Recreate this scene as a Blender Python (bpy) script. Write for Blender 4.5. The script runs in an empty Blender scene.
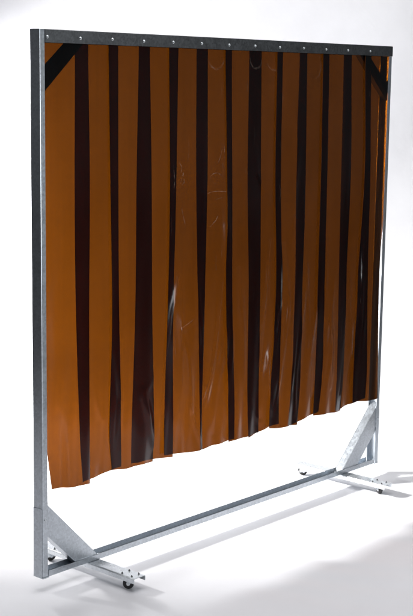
import bpy, bmesh, math, random
from mathutils import Vector, Matrix

S = bpy.context.scene
COL = S.collection
random.seed(7)

# ------------------------------------------------------------------ camera
cam_d = bpy.data.cameras.new("camera")
cam = bpy.data.objects.new("camera", cam_d)
COL.objects.link(cam)
S.camera = cam
cam_d.sensor_fit = 'VERTICAL'
cam_d.sensor_height = 36.0
cam_d.lens = 78.1
cam_d.clip_start = 0.05
cam_d.clip_end = 200
yaw, pit, rol = 0.8408, 0.1677, 0.0138
fw = Vector((math.sin(yaw) * math.cos(pit), math.cos(yaw) * math.cos(pit), -math.sin(pit)))
r0 = Vector((math.cos(yaw), -math.sin(yaw), 0))
u0 = r0.cross(fw)
r1 = r0 * math.cos(rol) + u0 * math.sin(rol)
u1 = r1.cross(fw)
cam.matrix_world = Matrix(((r1.x, u1.x, -fw.x, -2.8542), (r1.y, u1.y, -fw.y, -3.2822),
                           (r1.z, u1.z, -fw.z, 1.7231), (0, 0, 0, 1)))

# ------------------------------------------------------------------ world: a dim studio
w = bpy.data.worlds.new("World")
S.world = w
w.use_nodes = True
wb = w.node_tree.nodes["Background"]
wb.inputs[0].default_value = (0.90, 0.95, 1.0, 1)
wb.inputs[1].default_value = 0.09

# ------------------------------------------------------------------ lamps
def area(name, loc, aim, size, power, color=(1, 1, 1), spread=180, shape='DISK', size_y=None):
    d = bpy.data.lights.new(name, 'AREA')
    d.shape = shape
    d.size = size
    if size_y:
        d.size_y = size_y
    d.energy = power
    d.color = color
    d.spread = math.radians(spread)
    o = bpy.data.objects.new(name, d)
    COL.objects.link(o)
    o.location = loc
    o.rotation_euler = (Vector(aim) - Vector(loc)).to_track_quat('-Z', 'Y').to_euler()
    return o

area("key_lamp", (-0.9, 2.9, 2.3), (2.0, 1.35, 0.0), 0.38, 150, (1, 0.985, 0.97), 73)
area("added_rim_glow", (-1.0, 3.2, 1.95), (1.97, 0.02, 1.45), 0.20, 18, (1, 0.97, 0.92), 26)  # added light, only there for the amber glow beside the right post
area("added_overhead_fill", (0.3, -0.4, 3.6), (0.3, -0.3, 0), 2.6, 56, (1, 0.985, 1.0), 150, 'SQUARE')  # added soft fill, lifts the shadowed floor
area("added_backdrop_light", (1.99, 5.27, 1.6), (2.9, 3.9, 0.3), 0.6, 255, (1, 1, 1), 150, 'SQUARE')  # added unseen light, brightens backdrop and floor behind the left strips
area("added_backdrop_wash", (3.61, 1.22, 4.5), (5.97, 2.93, 1.6), 1.0, 24, (1, 1, 1), 110, 'SQUARE')  # extra light added to lift the right side of the backdrop
area("added_glint_light", (1.7, -4.9, 1.3), (1.0, 0, 0.9), 0.9, 34, (0.93, 0.97, 1.0), 120, 'RECTANGLE', 2.2)  # added front light that gives the creases their glints

S.view_settings.view_transform = 'Standard'
S.view_settings.look = 'None'
S.view_settings.exposure = 0
S.view_settings.gamma = 1
S.cycles.use_denoising = True
S.cycles.transparent_max_bounces = 24
S.cycles.max_bounces = 12
S.cycles.diffuse_bounces = 5
S.cycles.glossy_bounces = 5
S.cycles.sample_clamp_indirect = 8

# ------------------------------------------------------------------ materials
def mat(name):
    m = bpy.data.materials.new(name)
    m.use_nodes = True
    n = m.node_tree.nodes
    return m, n, m.node_tree.links, n["Principled BSDF"]

def noise(n, l, scale, detail=4, vec=None, rough=0.55, dist=0.0):
    t = n.new("ShaderNodeTexNoise")
    t.inputs["Scale"].default_value = scale
    t.inputs["Detail"].default_value = detail
    t.inputs["Roughness"].default_value = rough
    t.inputs["Distortion"].default_value = dist
    if vec is not None:
        l.new(vec, t.inputs["Vector"])
    return t

def mapping(n, l, sc):
    tc = n.new("ShaderNodeTexCoord")
    mp = n.new("ShaderNodeMapping")
    mp.inputs["Scale"].default_value = sc
    l.new(tc.outputs["Object"], mp.inputs["Vector"])
    return mp.outputs["Vector"]

def ramp(n, l, fac, a, b, ca, cb):
    r = n.new("ShaderNodeValToRGB")
    r.color_ramp.elements[0].position = a
    r.color_ramp.elements[1].position = b
    r.color_ramp.elements[0].color = (*ca, 1)
    r.color_ramp.elements[1].color = (*cb, 1)
    l.new(fac, r.inputs[0])
    return r.outputs[0]

def galvanised(name, base, lo, hi, metallic=0.85, spangle=0.12):
    m, n, l, p = mat(name)
    v = mapping(n, l, (1, 1, 1))
    vo = n.new("ShaderNodeTexVoronoi")
    vo.inputs["Scale"].default_value = 150
    vo.inputs["Randomness"].default_value = 1
    l.new(v, vo.inputs["Vector"])
    bw = n.new("ShaderNodeRGBToBW")
    l.new(vo.outputs["Color"], bw.inputs[0])
    ns = noise(n, l, 22, 5, v)
    mx = n.new("ShaderNodeMix")
    mx.data_type = 'FLOAT'
    mx.inputs[0].default_value = 0.5
    l.new(bw.outputs[0], mx.inputs[2])
    l.new(ns.outputs["Fac"], mx.inputs[3])
    c = ramp(n, l, mx.outputs[0], 0.25, 0.75, tuple(x * (1 - spangle) for x in base),
             tuple(min(1, x * (1 + spangle)) for x in base))
    l.new(c, p.inputs["Base Color"])
    rr = ramp(n, l, mx.outputs[0], 0.25, 0.75, (lo,) * 3, (hi,) * 3)
    l.new(rr, p.inputs["Roughness"])
    p.inputs["Metallic"].default_value = metallic
    ns2 = noise(n, l, 300, 3, v)
    b = n.new("ShaderNodeBump")
    b.inputs["Strength"].default_value = 0.12
    b.inputs["Distance"].default_value = 0.0006
    l.new(ns2.outputs["Fac"], b.inputs["Height"])
    l.new(b.outputs[0], p.inputs["Normal"])
    return m

M_ZINC = galvanised("galvanised_steel", (0.51, 0.545, 0.585), 0.29, 0.34, 0.95, 0.13)
M_POST = galvanised("weathered_zinc", (0.50, 0.54, 0.585), 0.40, 0.47, 0.92, 0.08)
M_RAIL = galvanised("shade_toned_galvanised_steel", (0.11, 0.115, 0.12), 0.42, 0.52, 0.85, 0.22)  # base colour darkened to carry the rail's dimmer light, far from floor bounce
M_FOOT = galvanised("bright_zinc_plate", (0.72, 0.755, 0.785), 0.26, 0.36, 0.75, 0.10)
M_BOLT = galvanised("zinc_bolt", (0.62, 0.66, 0.68), 0.38, 0.48, 0.95, 0.05)

M_RUB, n, l, p = mat("black_rubber")
ns = noise(n, l, 60, 3, mapping(n, l, (1, 1, 1)))
l.new(ramp(n, l, ns.outputs["Fac"], 0.3, 0.7, (0.012, 0.012, 0.013), (0.028, 0.027, 0.027)), p.inputs["Base Color"])
p.inputs["Roughness"].default_value = 0.5

# --- transparent tinted PVC sheet
def pvc(name, tint, haze):
    m = bpy.data.materials.new(name)
    m.use_nodes = True
    n, l = m.node_tree.nodes, m.node_tree.links
    n.clear()
    out = n.new("ShaderNodeOutputMaterial")
    v = mapping(n, l, (120, 120, 1.1))
    streak = noise(n, l, 1.0, 3, v)
    v2 = mapping(n, l, (1, 1, 0.35))
    cloud = noise(n, l, 7.0, 3, v2)
    c1 = ramp(n, l, streak.outputs["Fac"], 0.25, 0.75, tuple(x * 0.955 for x in tint), tuple(x * 1.045 for x in tint))
    c2 = ramp(n, l, cloud.outputs["Fac"], 0.25, 0.8, (0.95,) * 3, (1.03,) * 3)
    mul = n.new("ShaderNodeMix")
    mul.data_type = 'RGBA'
    mul.blend_type = 'MULTIPLY'
    mul.inputs[0].default_value = 1
    l.new(c1, mul.inputs[6])
    l.new(c2, mul.inputs[7])
    tr = n.new("ShaderNodeBsdfTransparent")
    l.new(mul.outputs[2], tr.inputs["Color"])
    tl = n.new("ShaderNodeBsdfTranslucent")
    l.new(mul.outputs[2], tl.inputs["Color"])
    df = n.new("ShaderNodeBsdfDiffuse")
    df.inputs["Color"].default_value = (0.19, 0.27, 0.30, 1)
    # slow undulation + fine orange peel of the flexible sheet
    und = noise(n, l, 9, 2, mapping(n, l, (1, 1, 0.4)))
    b = n.new("ShaderNodeBump")
    b.inputs["Strength"].default_value = 0.5
    b.inputs["Distance"].default_value = 0.004
    l.new(und.outputs["Fac"], b.inputs["Height"])
    gl = n.new("ShaderNodeBsdfGlossy")
    gl.inputs["Roughness"].default_value = 0.15
    gl.inputs["Color"].default_value = (1, 1, 1, 1)
    l.new(b.outputs[0], gl.inputs["Normal"])
    fr = n.new("ShaderNodeFresnel")
    fr.inputs["IOR"].default_value = 1.33
    l.new(b.outputs[0], fr.inputs["Normal"])
    m0 = n.new("ShaderNodeMixShader")
    m0.inputs[0].default_value = 0.68
    l.new(tl.outputs[0], m0.inputs[1])
    l.new(df.outputs[0], m0.inputs[2])
    m1 = n.new("ShaderNodeMixShader")
    hz = n.new("ShaderNodeMapRange")
    hz.inputs[1].default_value = 0.35
    hz.inputs[2].default_value = 0.75
    hz.inputs[3].default_value = haze * 0.6
    hz.inputs[4].default_value = haze * 1.6
    l.new(cloud.outputs["Fac"], hz.inputs[0])
    l.new(hz.outputs[0], m1.inputs[0])
    l.new(tr.outputs[0], m1.inputs[1])
    l.new(m0.outputs[0], m1.inputs[2])
    # the sheet's inner side of each face gives no mirror image of its own (thin sheet)
    geo = n.new("ShaderNodeNewGeometry")
    inv = n.new("ShaderNodeMath")
    inv.operation = 'SUBTRACT'
    inv.inputs[0].default_value = 1.0
    l.new(geo.outputs["Backfacing"], inv.inputs[1])
    fm = n.new("ShaderNodeMath")
    fm.operation = 'MULTIPLY'
    l.new(fr.outputs[0], fm.inputs[0])
    l.new(inv.outputs[0], fm.inputs[1])
    m2 = n.new("ShaderNodeMixShader")
    l.new(fm.outputs[0], m2.inputs[0])
    l.new(m1.outputs[0], m2.inputs[1])
    l.new(gl.outputs[0], m2.inputs[2])
    l.new(m2.outputs[0], out.inputs[0])
    return m

# per face transmission (two faces per sheet)
M_PVCS = []
for k in range(13):
    rr_ = 0.282 - 0.034 * min(1, k / 11) + (0.004, -0.005, 0.0, 0.003, -0.003)[k % 5]
    M_PVCS.append(pvc("amber_pvc", (rr_, rr_ * 0.505, rr_ * 0.08), 0.015))

M_EDGE, n, l, p = mat("amber_pvc_edge")
p.inputs["Base Color"].default_value = (0.045, 0.018, 0.006, 1)
p.inputs["Roughness"].default_value = 0.45

def scuff_mat(name, a):
    m = bpy.data.materials.new(name)
    m.use_nodes = True
    n, l = m.node_tree.nodes, m.node_tree.links
    n.clear()
    out = n.new("ShaderNodeOutputMaterial")
    tr = n.new("ShaderNodeBsdfTransparent")
    df = n.new("ShaderNodeBsdfDiffuse")
    df.inputs["Color"].default_value = (0.55, 0.42, 0.34, 1)
    ns = noise(n, l, 55, 4, mapping(n, l, (1, 1, 1)))
    mr = n.new("ShaderNodeMapRange")
    mr.inputs[1].default_value = 0.38
    mr.inputs[2].default_value = 0.68
    mr.inputs[3].default_value = 0.0
    mr.inputs[4].default_value = a
    l.new(ns.outputs["Fac"], mr.inputs[0])
    mx = n.new("ShaderNodeMixShader")
    l.new(mr.outputs[0], mx.inputs[0])
    l.new(tr.outputs[0], mx.inputs[1])
    l.new(df.outputs[0], mx.inputs[2])
    l.new(mx.outputs[0], out.inputs[0])
    return m

M_SCUFF = scuff_mat("pale_scuff", 0.30)
M_SCUFF_FAINT = scuff_mat("faint_scuff", 0.15)

def studio_paper(name, bump_scale, bump_dist, strength):
    m, n, l, p = mat(name)
    v = mapping(n, l, (1, 1, 1))
    a = noise(n, l, 1.7, 5, v, 0.6)
    l.new(ramp(n, l, a.outputs["Fac"], 0.3, 0.72, (0.79, 0.785, 0.81), (0.85, 0.85, 0.875)), p.inputs["Base Color"])
    p.inputs["Roughness"].default_value = 0.42
    p.inputs["Specular IOR Level"].default_value = 0.35
    c = noise(n, l, bump_scale, 4, v, 0.5, 0.6)
    b = n.new("ShaderNodeBump")
    b.inputs["Strength"].default_value = strength
    b.inputs["Distance"].default_value = bump_dist
    l.new(c.outputs["Fac"], b.inputs["Height"])
    l.new(b.outputs[0], p.inputs["Normal"])
    return m

M_FLOOR = studio_paper("white_studio_floor", 6, 0.01, 0.10)
M_BACK = studio_paper("white_backdrop_cloth", 2.2, 0.05, 0.14)

# ------------------------------------------------------------------ mesh helpers
def finish(name, bm, m, parent=None, smooth=False, loc=None):
    bmesh.ops.recalc_face_normals(bm, faces=bm.faces)
    me = bpy.data.meshes.new(name)
    bm.to_mesh(me)
    bm.free()
    mats = m if isinstance(m, (list, tuple)) else [m]
    for k in mats:
        me.materials.append(k)
    if smooth:
        for f in me.polygons:
            f.use_smooth = True
    o = bpy.data.objects.new(name, me)
    COL.objects.link(o)
    if parent is not None:
        o.parent = parent
    if loc is not None:
        o.location = loc
    return o

def extrude(bm, prof, O, A, B, L):
    """closed 2D profile (a,b) placed at O + a*A + b*B and swept along the vector L"""
    O, A, B, L = map(Vector, (O, A, B, L))
    v0 = [bm.verts.new(O + A * a + B * b) for a, b in prof]
    v1 = [bm.verts.new(v.co + L) for v in v0]
    n = len(prof)
    for i in range(n):
        bm.faces.new((v0[i], v0[(i + 1) % n], v1[(i + 1) % n], v1[i]))
    bm.faces.new(v0)
    bm.faces.new(v1[::-1])

def chan(dep, fl, t=0.0025, r=0.004, lip=0.0):
    """U section: web along a=0..dep at b=0, flanges rising to b=fl; outer bends rounded"""
    out = []
    def arc(cx, cy, rad, a0, a1, k=4):
        return [(cx + rad * math.cos(math.radians(a0 + (a1 - a0) * i / k)),
                 cy + rad * math.sin(math.radians(a0 + (a1 - a0) * i / k))) for i in range(k + 1)]
    ri = max(r - t, 0.0006)
    out += [(0, fl)] + arc(r, r, r, 180, 270) + arc(dep - r, r, r, 270, 360) + [(dep, fl), (dep - t, fl)]
    out += arc(dep - t - ri, t + ri, ri, 0, -90) + arc(t + ri, t + ri, ri, 270, 180) + [(t, fl)]
    return out

def box(bm, x0, x1, y0, y1, z0, z1):
    vs = [bm.verts.new(p) for p in ((x0, y0, z0), (x1, y0, z0), (x1, y1, z0), (x0, y1, z0),
                                    (x0, y0, z1), (x1, y0, z1), (x1, y1, z1), (x0, y1, z1))]
    for f in ((0, 3, 2, 1), (4, 5, 6, 7), (0, 1, 5, 4), (1, 2, 6, 5), (2, 3, 7, 6), (3, 0, 4, 7)):
        bm.faces.new([vs[i] for i in f])

def cyl(bm, c, axis, r, h, seg=20, r2=None):
    c, axis = Vector(c), Vector(axis).normalized()
    q = axis.to_track_quat('Z', 'Y').to_matrix().to_4x4()
    bmesh.ops.create_cone(bm, cap_ends=True, segments=seg, radius1=r, radius2=r if r2 is None else r2, depth=h,
                          matrix=Matrix.Translation(c) @ q)

def lathe(bm, prof, c, axis, seg=32):
    """revolve (radius, height) profile around axis through c"""
    c, axis = Vector(c), Vector(axis).normalized()
    q = axis.to_track_quat('Z', 'Y').to_matrix()
    rings = []
    for r, h in prof:
        rings.append([bm.verts.new(c + q @ Vector((r * math.cos(2 * math.pi * i / seg), r * math.sin(2 * math.pi * i / seg), h)))
                      for i in range(seg)])
    n = len(rings)
    for k in range(n - 1):
        for i in range(seg):
            bm.faces.new((rings[k][i], rings[k][(i + 1) % seg], rings[k + 1][(i + 1) % seg], rings[k + 1][i]))
    bm.faces.new(rings[0][::-1])
    bm.faces.new(rings[-1])

def bevel(o, w=0.0007, seg=2):
    b = o.modifiers.new("bevel", 'BEVEL')
    b.width = w
    b.segments = seg
    b.limit_method = 'ANGLE'
    b.angle_limit = math.radians(40)
    return o

# ------------------------------------------------------------------ setting: floor and sweeping backdrop
CD = Vector((0.745, 0.667, 0)).normalized()          # away from the viewer
CR = Vector((CD.y, -CD.x, 0))
def strip_sheet(name, pts, wl, wr, m):
    """pts: (distance along CD, height)"""
    bm = bmesh.new()
    cols = 24
    grid = []
    for d, z in pts:
        wr_ = wr if d > 4.5 else 2.1 + (wr - 2.1) * max(0, (d - 1.5) / 3.1)
        grid.append([bm.verts.new(CD * d + CR * (-wl + (wl + wr_) * i / cols) + Vector((0, 0, z))) for i in range(cols + 1)])
    for a, b in zip(grid, grid[1:]):
        for i in range(cols):
            bm.faces.new((a[i], a[i + 1], b[i + 1], b[i]))
    o = finish(name, bm, m, smooth=True)
    o["kind"] = "structure"
    return o

T0, R = 4.6, 1.8
strip_sheet("floor", [(-3.2 + (T0 + 3.2) * i / 20, 0) for i in range(21)], 2.3, 3.0, M_FLOOR)
arc = [(T0 + R * math.sin(math.radians(a)), R - R * math.cos(math.radians(a))) for a in range(0, 91, 5)]
strip_sheet("backdrop", arc + [(T0 + R, R + 0.6 * k) for k in range(1, 6)], 2.3, 3.0, M_BACK)

m_ground, n, l, p = mat("dark_concrete")
v = mapping(n, l, (1, 1, 1))
ns = noise(n, l, 3.0, 8, v, 0.62)
l.new(ramp(n, l, ns.outputs["Fac"], 0.3, 0.7, (0.10, 0.10, 0.10), (0.16, 0.155, 0.15)), p.inputs["Base Color"])
p.inputs["Roughness"].default_value = 0.7
bm = bmesh.new()
vs = [bm.verts.new(q) for q in ((-9, -9, -0.006), (12, -9, -0.006), (12, 12, -0.006), (-9, 12, -0.006))]
bm.faces.new(vs)
finish("ground", bm, m_ground)["kind"] = "structure"

# ------------------------------------------------------------------ the screen
W, D, H, Z0 = 1.978, 0.0465, 1.83, 0.052
FL, T = 0.023, 0.0025
root = bpy.data.objects.new("welding_screen", None)
COL.objects.link(root)
root.location = (W / 2, D / 2, 0)
root["label"] = "tall galvanised steel frame on casters hung with overlapping amber transparent plastic strips"
root["category"] = "welding screen"
OFF = (-W / 2, -D / 2, 0)
def part(name, bm, m, parent=None, smooth=False, label=None):
    o = finish(name, bm, m, parent or root, smooth, OFF if parent is None else None)
    if label:
        o["label"] = label
    return o

# posts (U sections open towards the middle)
RH = 0.042
bm = bmesh.new()
extrude(bm, chan(D, FL), (0, 0, Z0 + 0.004), (0, 1, 0), (1, 0, 0), (0, 0, H - 0.004))
pl = bevel(part("post", bm, M_ZINC), 0.0005, 1)
bm = bmesh.new()
extrude(bm, chan(D, FL), (W, 0, Z0 + 0.004), (0, 1, 0), (-1, 0, 0), (0, 0, H - RH - 0.0045))
pr = bevel(part("post", bm, M_POST), 0.0005, 1)
# feet plates closing the posts
for x0, x1, par in ((-0.001, 0.0275, pl), (W - 0.0275, W + 0.001, pr)):
    bm = bmesh.new()
    box(bm, x0, x1, -0.0015, D + 0.0015, Z0 - 0.001, Z0 + 0.0035)
    bevel(part("end_plate", bm, M_ZINC, par))
# mounting plate outside the post at brace height
for x, par in ((-0.003, pl), (W + 0.0003, pr)):
    bm = bmesh.new()
    box(bm, x, x + 0.0027, 0.002, D - 0.002, Z0 + 0.004, Z0 + 0.245)
    bevel(part("backing_plate", bm, M_ZINC, par))

# top rail, opens downwards
bm = bmesh.new()
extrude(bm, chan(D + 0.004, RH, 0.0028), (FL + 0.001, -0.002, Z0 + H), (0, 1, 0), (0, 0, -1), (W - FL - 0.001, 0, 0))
top = bevel(part("top_rail", bm, M_RAIL, label="top rail with a row of bolts, its grey darkened to carry shade"), 0.0005, 1)
# bottom rail, opens upwards
bm = bmesh.new()
extrude(bm, chan(D, 0.021), (FL + 0.004, 0, Z0 + 0.0005), (0, 1, 0), (0, 0, 1), (W - 2 * FL - 0.008, 0, 0))
bot = bevel(part("bottom_rail", bm, M_ZINC), 0.0005, 1)

BX = [0.029, 0.176, 0.321, 0.471, 0.618, 0.767, 0.917, 1.066, 1.213, 1.362, 1.508, 1.656, 1.812]
for i, x in enumerate(BX):
    bm = bmesh.new()
    x = max(x, FL + 0.010)
    z = Z0 + H - 0.024 + random.uniform(-.0012, .0012)
    cyl(bm, (x, -0.0026, z), (0, 1, 0), 0.0054, 0.0012, 24)
    lathe(bm, [(0.0040, 0), (0.0038, 0.0016), (0.0032, 0.0028), (0.0015, 0.0036)], (x, -0.0032, z), (0, -1, 0), 20)
    part("bolt", bm, M_BOLT, top, True)

# braces
def plate(bm, poly, y0, y1):
    extrude(bm, poly, (0, y0, 0), (1, 0, 0), (0, 0, 1), (0, y1 - y0, 0))
def brace(poly, y0, y1, mirror, t=0.0025):
    """poly: outer-top, inner-top(on post), inner-bottom, outer-bottom in (x, z); web along first-last edge"""
    bm = bmesh.new()
    P = [((W - x) if mirror else x, z) for x, z in poly]
    plate(bm, P, y0, y0 + t)
    plate(bm, P, y1 - t, y1)
    a, b = Vector(P[0]), Vector(P[3])
    d = (b - a).normalized()
    inn = (Vector(P[1]) - a)
    nrm = inn - d * inn.dot(d)
    nrm.normalize()
    web = [a, b, b + nrm * t, a + nrm * t]
    plate(bm, [tuple(q) for q in web], y0 + t + 0.0001, y1 - t - 0.0001)
    c, e = Vector(P[1]), Vector(P[2])
    plate(bm, [tuple(q) for q in (c, e, e - nrm * t, c - nrm * t)], y0 + t + 0.0001, y1 - t - 0.0001)
    return bm
LB = [(0.0035, Z0 + 0.277), (0.0035, Z0 + 0.166), (0.168, Z0 + 0.0045), (0.273, Z0 + 0.0045)]
for mir in (False, True):
    b = bevel(part("brace", brace(LB, 0.0032, D - 0.0032, mir), M_ZINC), 0.0006, 1)
    # bolts on the brace web near its foot and a folded tab
    bm = bmesh.new()
    sx = (lambda x: W - x) if mir else (lambda x: x)
    xs = sorted((sx(0.262), sx(0.292)))
    box(bm, xs[0], xs[1], 0.004, D - 0.004, Z0 + 0.0040, Z0 + 0.0066)
    bevel(part("tab", bm, M_ZINC, b))
    bm = bmesh.new()
    lathe(bm, [(0.007, 0), (0.007, 0.004), (0.005, 0.0055)], (sx(0.283), D / 2, Z0 + 0.0067), (0, 0, 1), 6)
    part("bolt", bm, M_BOLT, b)
    for a_, b_ in (((0.0245, Z0 + 0.262), (0.0245, Z0 + 0.170)), ((0.172, Z0 + 0.0225), (0.248, Z0 + 0.0225))):
        bm = bmesh.new()
        n_ = 22
        for k in range(n_):
            f = k / (n_ - 1)
            bmesh.ops.create_uvsphere(bm, u_segments=8, v_segments=5, radius=random.uniform(.0017, .0024),
                matrix=Matrix.Translation((sx(a_[0] + (b_[0] - a_[0]) * f), 0.0026 + random.uniform(-.0003, .0003), a_[1] + (b_[1] - a_[1]) * f)))
        part("weld_bead", bm, M_ZINC, b, True)
    bm = bmesh.new()
    cyl(bm, (sx(0.012), -0.0008, Z0 + 0.205), (0, 1, 0), 0.0042, 0.0018, 16)
    part("rivet", bm, M_BOLT, b, True)
zt = Z0 + H - 0.004
UB = [(0.186, zt), (0.249, zt), (0.004, zt - 0.224), (0.004, zt - 0.154)]
for mir in (False, True):
    bm = bmesh.new()
    P = [((W - x) if mir else x, z) for x, z in UB]
    plate(bm, P, 0.0185, 0.0210)
    plate(bm, P, D - 0.0052, D - 0.0027)
    a, b_ = Vector(P[1]), Vector(P[2])
    d = (b_ - a).normalized()
    nr = Vector(P[0]) - a
    nr = (nr - d * nr.dot(d)).normalized()
    plate(bm, [tuple(a), tuple(b_), tuple(b_ + nr * .0025), tuple(a + nr * .0025)], 0.0211, D - 0.0053)
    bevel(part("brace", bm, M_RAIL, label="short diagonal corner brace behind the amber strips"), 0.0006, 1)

# feet
FX0, FX1, FY0, FY1 = 0.2135, 0.2705, -0.222, 0.262
def foot(mir):
    x0 = (W - FX1) if mir else FX0
    bm = bmesh.new()
    extrude(bm, chan(FX1 - FX0, 0.019, 0.0025, 0.005), (x0, FY0, Z0 - 0.0002), (1, 0, 0), (0, 0, -1), (0, FY1 - FY0, 0))
    f = bevel(part("foot", bm, M_FOOT), 0.0005, 1)
    for yb in (FY0 + 0.022, FY0 + 0.068, FY1 - 0.068)[:2 if mir else 3]:
        for xb in (x0 + 0.0115, x0 + 0.0455):
            bm = bmesh.new()
            lathe(bm, [(0.0038, 0), (0.0038, 0.0022), (0.0030, 0.0028)], (xb, yb, Z0 - 0.0002), (0, 0, 1), 6)
            cyl(bm, (xb, yb, Z0 + 0.0042), (0, 0, 1), 0.0018, 0.002, 10)
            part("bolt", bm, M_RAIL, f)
    return f
for mir in (False, True):
    foot(mir)

# casters: bracket with a rubber wheel
def caster(x, y, ang, hood=True):
    ax = Vector((math.cos(ang), math.sin(ang), 0))          # axle direction
    tr = Vector((-ax.y, ax.x, 0))                           # trail direction
    bm = bmesh.new()
    box(bm, x - 0.021, x + 0.021, y - 0.031, y + 0.031, Z0 - 0.0055, Z0 - 0.0032)
    cyl(bm, (x, y, Z0 - 0.0085), (0, 0, 1), 0.0145, 0.0055, 24)
    wc = Vector((x, y, 0.0195)) + tr * 0.010
    # fork: a bent strap each side of the wheel and its crown
    for s in (-1, 1):
        o = Vector((x, y, 0)) + ax * (s * 0.0105)
        pr_ = [(-0.011, Z0 - 0.0105), (0.013, Z0 - 0.0105), (0.0165, 0.0195), (0.0145, 0.0135), (0.0065, 0.0135), (0.0035, 0.0195)]
        extrude(bm, pr_, o - ax * 0.0009, tr, (0, 0, 1), ax * 0.0018)
        if hood:
            hp = [(0.010 + 0.0212 * math.cos(math.radians(a)), 0.0195 + 0.0212 * math.sin(math.radians(a))) for a in range(-8, 189, 14)]
            extrude(bm, hp, o + ax * (s * 0.0012) - ax * 0.0009, tr, (0, 0, 1), ax * 0.0018)
    extrude(bm, [(-0.011, Z0 - 0.0128), (0.013, Z0 - 0.0128), (0.013, Z0 - 0.0105), (-0.011, Z0 - 0.0105)],
            Vector((x, y, 0)) - ax * 0.0114, tr, (0, 0, 1), ax * 0.0228)
    cyl(bm, wc, ax, 0.0038, 0.0275, 12)
    c = part("caster", bm, M_FOOT)
    bm = bmesh.new()
    lathe(bm, [(0.008, -0.0088), (0.0165, -0.0088), (0.0188, -0.0070), (0.0195, -0.003), (0.0195, 0.003), (0.0188, 0.0070), (0.0165, 0.0088), (0.008, 0.0088)],
          wc, ax, 36)
    part("wheel", bm, M_RUB, c, True)
    return c
xl, xr = (FX0 + FX1) / 2, W - (FX0 + FX1) / 2
caster(xl, FY0 + 0.040, math.radians(40), False)
caster(xl, FY1 - 0.040, math.radians(75))
caster(xr, FY0 + 0.040, math.radians(-38))
caster(xr, FY1 - 0.040, math.radians(60))

# ------------------------------------------------------------------ curtain strips
# edges of the twelve overlaps measured along the frame at five heights: left edge of the right strip, right edge of the left strip
ZS = [1.878, 1.800, 1.368, 0.922, 0.500, 0.350]
BL = [[0.164, 0.311, 0.460, 0.605, 0.755, 0.906, 1.048, 1.207, 1.354, 1.498, 1.645, 1.788],
      [0.162, 0.320, 0.453, 0.614, 0.760, 0.924, 1.051, 1.211, 1.347, 1.505, 1.655, 1.810],
      [0.170, 0.330, 0.451, 0.611, 0.771, 0.923, 1.070, 1.228, 1.358, 1.504, 1.666, 1.796],
      [0.190, 0.324, 0.443, 0.601, 0.782, 0.938, 1.073, 1.203, 1.345, 1.505, 1.685, 1.793],
      [0.204, 0.341, 0.443, 0.602, 0.784, 0.941, 1.080, 1.199, 1.330, 1.505, 1.687, 1.797]]
BR = [[0.216, 0.360, 0.507, 0.657, 0.807, 0.947, 1.112, 1.248, 1.394, 1.547, 1.692, 1.840],
      [0.224, 0.364, 0.521, 0.652, 0.812, 0.958, 1.121, 1.252, 1.401, 1.556, 1.712, 1.859],
      [0.223, 0.370, 0.532, 0.645, 0.803, 0.966, 1.128, 1.270, 1.397, 1.564, 1.711, 1.868],
      [0.223, 0.384, 0.551, 0.651, 0.785, 0.986, 1.133, 1.262, 1.396, 1.570, 1.729, 1.893],
      [0.226, 0.388, 0.546, 0.649, 0.787, 0.985, 1.135, 1.262, 1.381, 1.552, 1.722, 1.888]]
def interp(zs, xs, z):
    # zs descending; smooth hermite interpolation
    if z >= zs[0]:
        return xs[0]
    for i in range(len(zs) - 1):
        if z >= zs[i + 1]:
            t = (zs[i] - z) / (zs[i] - zs[i + 1])
            h = zs[i] - zs[i + 1]
            def sl(k):
                if k <= 0 or k >= len(zs) - 1:
                    k0, k1 = max(k - 1, 0), min(k + 1, len(zs) - 1)
                else:
                    k0, k1 = k - 1, k + 1
                return (xs[k1] - xs[k0]) / (zs[k0] - zs[k1])
            m0, m1 = sl(i) * h, sl(i + 1) * h
            return ((2 * t**3 - 3 * t**2 + 1) * xs[i] + (t**3 - 2 * t**2 + t) * m0 + (-2 * t**3 + 3 * t**2) * xs[i + 1] + (t**3 - t**2) * m1)
    return xs[-1]
LZ = [1.878, 1.40, 1.01, 0.64, 0.56, 0.46, 0.35]
LX = [0.021, 0.021, 0.0205, 0.0235, 0.027, 0.042, 0.060]
RZ = [1.878, 1.32, 1.22, 1.12, 0.97, 0.79, 0.50, 0.35]
RX = [1.966, 1.970, 1.970, 1.962, 1.950, 1.947, 1.956, 1.967]
BOT = [(.350, .342), (.346, .358), (.355, .350), (.357, .348), (.358, .351), (.351, .351), (.351, .349), (.342, .357),
       (.352, .343), (.344, .356), (.351, .339), (.342, .355), (.353, .349)]
BOT = [(.35 + (a - .35) * 1.7, .35 + (b - .35) * 1.7) for a, b in BOT]
def left_x(i, z):
    return interp(LZ, LX, z) if i == 0 else interp(ZS[0:1] + ZS[1:], [BL[0][i-1]] + [r[i-1] for r in BL], z)
def right_x(i, z):
    return interp(RZ, RX, z) if i == 12 else interp(ZS, [BR[0][i]] + [r[i] for r in BR], z)

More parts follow.
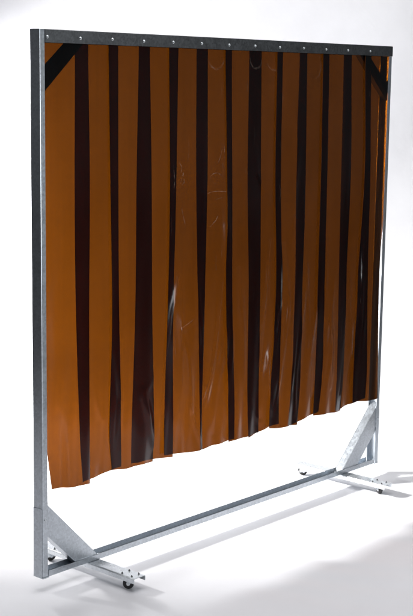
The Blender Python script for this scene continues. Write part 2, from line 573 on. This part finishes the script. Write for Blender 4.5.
# creases pressed into the sheets: polylines in (x, z), height, width
CREASES = [
    ([(0.661, 1.03), (0.632, 0.90), (0.612, 0.76)], 0.0022, 0.010),
    ([(0.912, 0.98), (0.888, 0.80), (0.852, 0.62), (0.80, 0.50)], 0.0042, 0.011),
    ([(0.868, 0.70), (0.83, 0.60), (0.80, 0.52)], 0.0030, 0.008),
    ([(0.715, 0.55), (0.74, 0.46), (0.775, 0.37)], 0.0030, 0.008),
    ([(1.195, 1.12), (1.175, 0.90), (1.125, 0.62)], 0.0045, 0.012),
    ([(1.44, 1.00), (1.41, 0.80), (1.37, 0.56)], 0.0045, 0.012),
    ([(0.46, 0.60), (0.52, 0.64), (0.60, 0.72)], 0.0012, 0.014),
    ([(0.34, 0.80), (0.37, 0.62), (0.35, 0.40)], 0.0035, 0.010),
    ([(0.66, 0.82), (0.70, 0.83), (0.755, 0.86)], 0.0022, 0.007),
    ([(1.05, 0.52), (1.12, 0.42), (1.17, 0.37)], 0.0014, 0.014),
    ([(1.28, 0.70), (1.25, 0.55), (1.21, 0.40)], 0.0035, 0.010),
    ([(1.62, 0.95), (1.59, 0.70), (1.55, 0.45)], 0.0035, 0.010),
    ([(1.74, 0.98), (1.76, 0.74), (1.80, 0.44)], 0.0030, 0.010),
    ([(0.06, 0.95), (0.09, 0.65), (0.14, 0.36)], 0.0012, 0.020),
    ([(0.25, 0.72), (0.29, 0.55), (0.28, 0.38)], 0.0025, 0.016),
    ([(0.98, 1.40), (1.02, 1.30), (1.00, 1.15)], 0.0022, 0.010),
    ([(1.08, 1.50), (1.10, 1.38), (1.15, 1.30)], 0.0022, 0.010),
]
CREASES += [([(x, z1), (x + .004, (z0 + z1) / 2), (x - .003, z0)], h, .008) for x, z0, z1, h in
            ((1.236, 1.28, 1.80, .0026), (1.532, 1.30, 1.84, .0026), (1.690, 1.20, 1.62, .0024), (0.790, 1.22, 1.60, .0020),
             (1.262, .62, 1.05, .0028), (1.555, .78, 1.10, .0030), (1.712, .60, .96, .0026), (0.955, .45, .90, .0026),
             (0.640, 1.0, 1.5, .0010), (0.370, .45, .85, .0024), (1.86, .55, 1.0, .0026), (1.86, 1.3, 1.7, .002), (1.39, 1.0, 1.35, .002))]
rc = random.Random(21)
for _ in range(16):
    cx_, cz_, ln_ = rc.uniform(0.58, 1.86), rc.uniform(0.45, 0.95), rc.uniform(.12, .26)
    tl_ = rc.uniform(-.16, .10)
    CREASES.append(([(cx_ + tl_ * -ln_, cz_ + ln_), (cx_ + rc.uniform(-.006, .006), cz_), (cx_ + tl_ * ln_, max(cz_ - ln_, .37))],
                    rc.uniform(.0018, .0032), rc.uniform(.006, .010)))
for x_, z_, dx_, l_ in ((0.70, .72, .05, .22), (0.88, .60, -.06, .20), (1.02, .78, .03, .25), (1.18, .58, -.05, .18), (1.30, .85, .04, .25),
                        (1.46, .62, -.05, .20), (1.60, .66, .04, .22), (1.78, .70, -.03, .22), (0.52, .52, .05, .13), (0.92, 1.25, .03, .2), (1.33, 1.3, -.03, .25)):
    CREASES.append(([(x_ - dx_, z_ + l_), (x_, z_), (x_ + dx_ * .6, z_ - l_)], .0058, .019))
def seg_dist(px, pz, a, b):
    dx, dz = b[0] - a[0], b[1] - a[1]
    t = max(0, min(1, ((px - a[0]) * dx + (pz - a[1]) * dz) / (dx * dx + dz * dz)))
    qx, qz = a[0] + t * dx, a[1] + t * dz
    d = math.hypot(px - qx, pz - qz)
    return d, (px - qx) * dz - (pz - qz) * dx, t
rs = [dict(p=random.uniform(0, 6.28), q=random.uniform(0, 6.28), a=random.uniform(0.6, 1.3), b=random.uniform(-1, 1)) for _ in range(13)]
def surf_y(i, u, x, z):
    """u in -1..1 across the strip"""
    k = rs[i]
    low = max(0.0, (1.80 - z) / 1.45)
    front = i % 2 == 0
    y = 0.0050 if front else 0.0112
    bow = (0.0085 * k['a']) * low ** 1.2
    y += -bow * (1 - u * u) if front else bow * 0.5 * (1 - u * u)
    y += 0.0030 * low * math.sin(2.2 * u + k['p'] + 3 * z)                       # cupping that drifts with height
    y += 0.0024 * low ** 2 * math.sin(7 * u + k['q'] - 6 * z)
    y += low ** 2 * (0.014 * math.sin(4.1 * x + 0.7) + 0.008 * math.sin(11 * x + 1.9)) * 0.9
    for pl_, h, wd in CREASES:
        if not (min(q[0] for q in pl_) - .05 < x < max(q[0] for q in pl_) + .05 and min(q[1] for q in pl_) - .05 < z < max(q[1] for q in pl_) + .05):
            continue
        best = 0
        n_ = len(pl_) - 1
        for k_, (a, b) in enumerate(zip(pl_, pl_[1:])):
            d, sd, t = seg_dist(x, z, a, b)
            fade = math.sin(math.pi * min(1, max(0, (k_ + t) / n_))) ** 0.7
            best = max(best, math.exp(-(d / wd) ** 2) * fade)
        y -= h * best * (1.05 if z < 1.2 else 0.8)
    return y
NX, NZ = 34, 240
for i in range(13):
    bm = bmesh.new()
    rows = []
    for j in range(NZ + 1):
        row = []
        for c in range(NX + 1):
            f = c / NX
            u = 2 * f - 1
            zb = BOT[i][0] * (1 - f) + BOT[i][1] * f + 0.0015 * math.sin(9 * f + i)
            z = 1.876 - (1.876 - zb) * j / NZ
            lx, rx = left_x(i, z), right_x(i, z)
            x = lx + (rx - lx) * f
            row.append(bm.verts.new((x, surf_y(i, u, x, z), z)))
        rows.append(row)
    for a, b in zip(rows, rows[1:]):
        for c in range(NX):
            bm.faces.new((a[c], a[c + 1], b[c + 1], b[c]))
    o = part("curtain_strip", bm, (M_PVCS[i], M_EDGE), None, True)
    s = o.modifiers.new("thickness", 'SOLIDIFY')
    s.thickness = 0.002
    s.offset = 0
    s.material_offset_rim = 1
    e = o.modifiers.new("edges", 'EDGE_SPLIT')
    e.split_angle = math.radians(40)
    rs[i]['obj'] = o

# pale scuff marks on the strips (thin ribbons lying on the sheet)
def strip_at(x, z):
    best = None
    for i in range(13):
        if left_x(i, z) <= x <= right_x(i, z):
            if best is None or i % 2 == 0:
                best = i
    return best
def scuff(pts, wd, faint=False):
    """pts in (x, z)"""
    fine = []
    for a, b in zip(pts, pts[1:]):
        n_ = max(2, int(math.hypot(b[0] - a[0], b[1] - a[1]) / 0.006))
        fine += [(a[0] + (b[0] - a[0]) * k / n_, a[1] + (b[1] - a[1]) * k / n_) for k in range(n_)]
    fine.append(pts[-1])
    i = strip_at(*fine[len(fine) // 2])
    if i is None:
        return
    bm = bmesh.new()
    prev = None
    for k, (x, z) in enumerate(fine):
        lx, rx = left_x(i, z), right_x(i, z)
        x = min(max(x, lx + .002), rx - .002)
        a = fine[max(k - 1, 0)]
        b = fine[min(k + 1, len(fine) - 1)]
        t = Vector((b[0] - a[0], b[1] - a[1]))
        if t.length < 1e-6:
            t = Vector((0, 1))
        t.normalize()
        ww = wd * (0.35 + 0.65 * math.sin(math.pi * (k + .5) / len(fine))) * random.uniform(.6, 1.2)
        pr2 = []
        for s in (-1, 1):
            xx, zz = x - t.y * ww * s, z + t.x * ww * s
            u = 2 * (xx - lx) / (rx - lx) - 1
            pr2.append(bm.verts.new((xx, surf_y(i, u, xx, zz) - 0.0015, zz)))
        if prev:
            bm.faces.new((prev[0], prev[1], pr2[1], pr2[0]))
        prev = pr2
    part("scuff", bm, M_SCUFF_FAINT if faint else M_SCUFF, rs[i]['obj'])
def ring(cx, cz, rx, rz, a0, a1, wd, faint=False):
    scuff([(cx + rx * math.cos(math.radians(a0 + (a1 - a0) * k / 14)), cz + rz * math.sin(math.radians(a0 + (a1 - a0) * k / 14)))
           for k in range(15)], wd, faint)
ring(0.866, 1.372, 0.030, 0.018, 25, 190, 0.0018)
ring(0.870, 1.366, 0.026, 0.016, 215, 300, 0.0012, True)
scuff([(0.815, 1.315), (0.85, 1.322), (0.885, 1.322), (0.93, 1.318)], 0.0014)
scuff([(0.90, 1.50), (0.895, 1.46), (0.875, 1.425)], 0.0022, True)
scuff([(0.885, 1.50), (0.91, 1.49), (0.915, 1.43)], 0.0014)
scuff([(0.835, 1.19), (0.87, 1.215), (0.88, 1.23)], 0.0022)
scuff([(0.86, 1.29), (0.91, 1.30)], 0.0014, True)
scuff([(0.657, 1.44), (0.672, 1.42), (0.668, 1.40)], 0.0020)
scuff([(0.665, 1.36), (0.68, 1.40), (0.685, 1.365), (0.672, 1.355)], 0.0018)
scuff([(0.672, 1.27), (0.684, 1.23), (0.69, 1.21)], 0.0016)
scuff([(0.628, 1.43), (0.636, 1.37), (0.630, 1.33)], 0.0016)
scuff([(1.02, 1.41), (1.03, 1.38), (1.04, 1.385)], 0.0016, True)
scuff([(1.232, 1.33), (1.245, 1.30), (1.238, 1.27), (1.25, 1.25)], 0.0016, True)
scuff([(0.66, 0.833), (0.70, 0.842), (0.745, 0.862)], 0.0016, True)
for pl_, hh, wd in CREASES[:6]:
    scuff(pl_, 0.0014, True)
ring(0.86, 1.815, 0.045, 0.045, 200, 345, 0.005, True)
ring(1.08, 1.82, 0.038, 0.045, 190, 350, 0.004, True)
ring(1.45, 1.79, 0.042, 0.050, -80, 60, 0.004, True)
ring(1.20, 1.81, 0.05, 0.04, 200, 350, 0.004, True)
for k in range(44):
    x, z = random.uniform(0.6, 1.9), random.uniform(0.5, 1.7)
    dx, dz = random.uniform(-.01, .01), random.uniform(.02, .09)
    scuff([(x, z), (x + dx, z + dz * .5), (x + dx * .4, z + dz)], random.uniform(.0006, .0014), True)
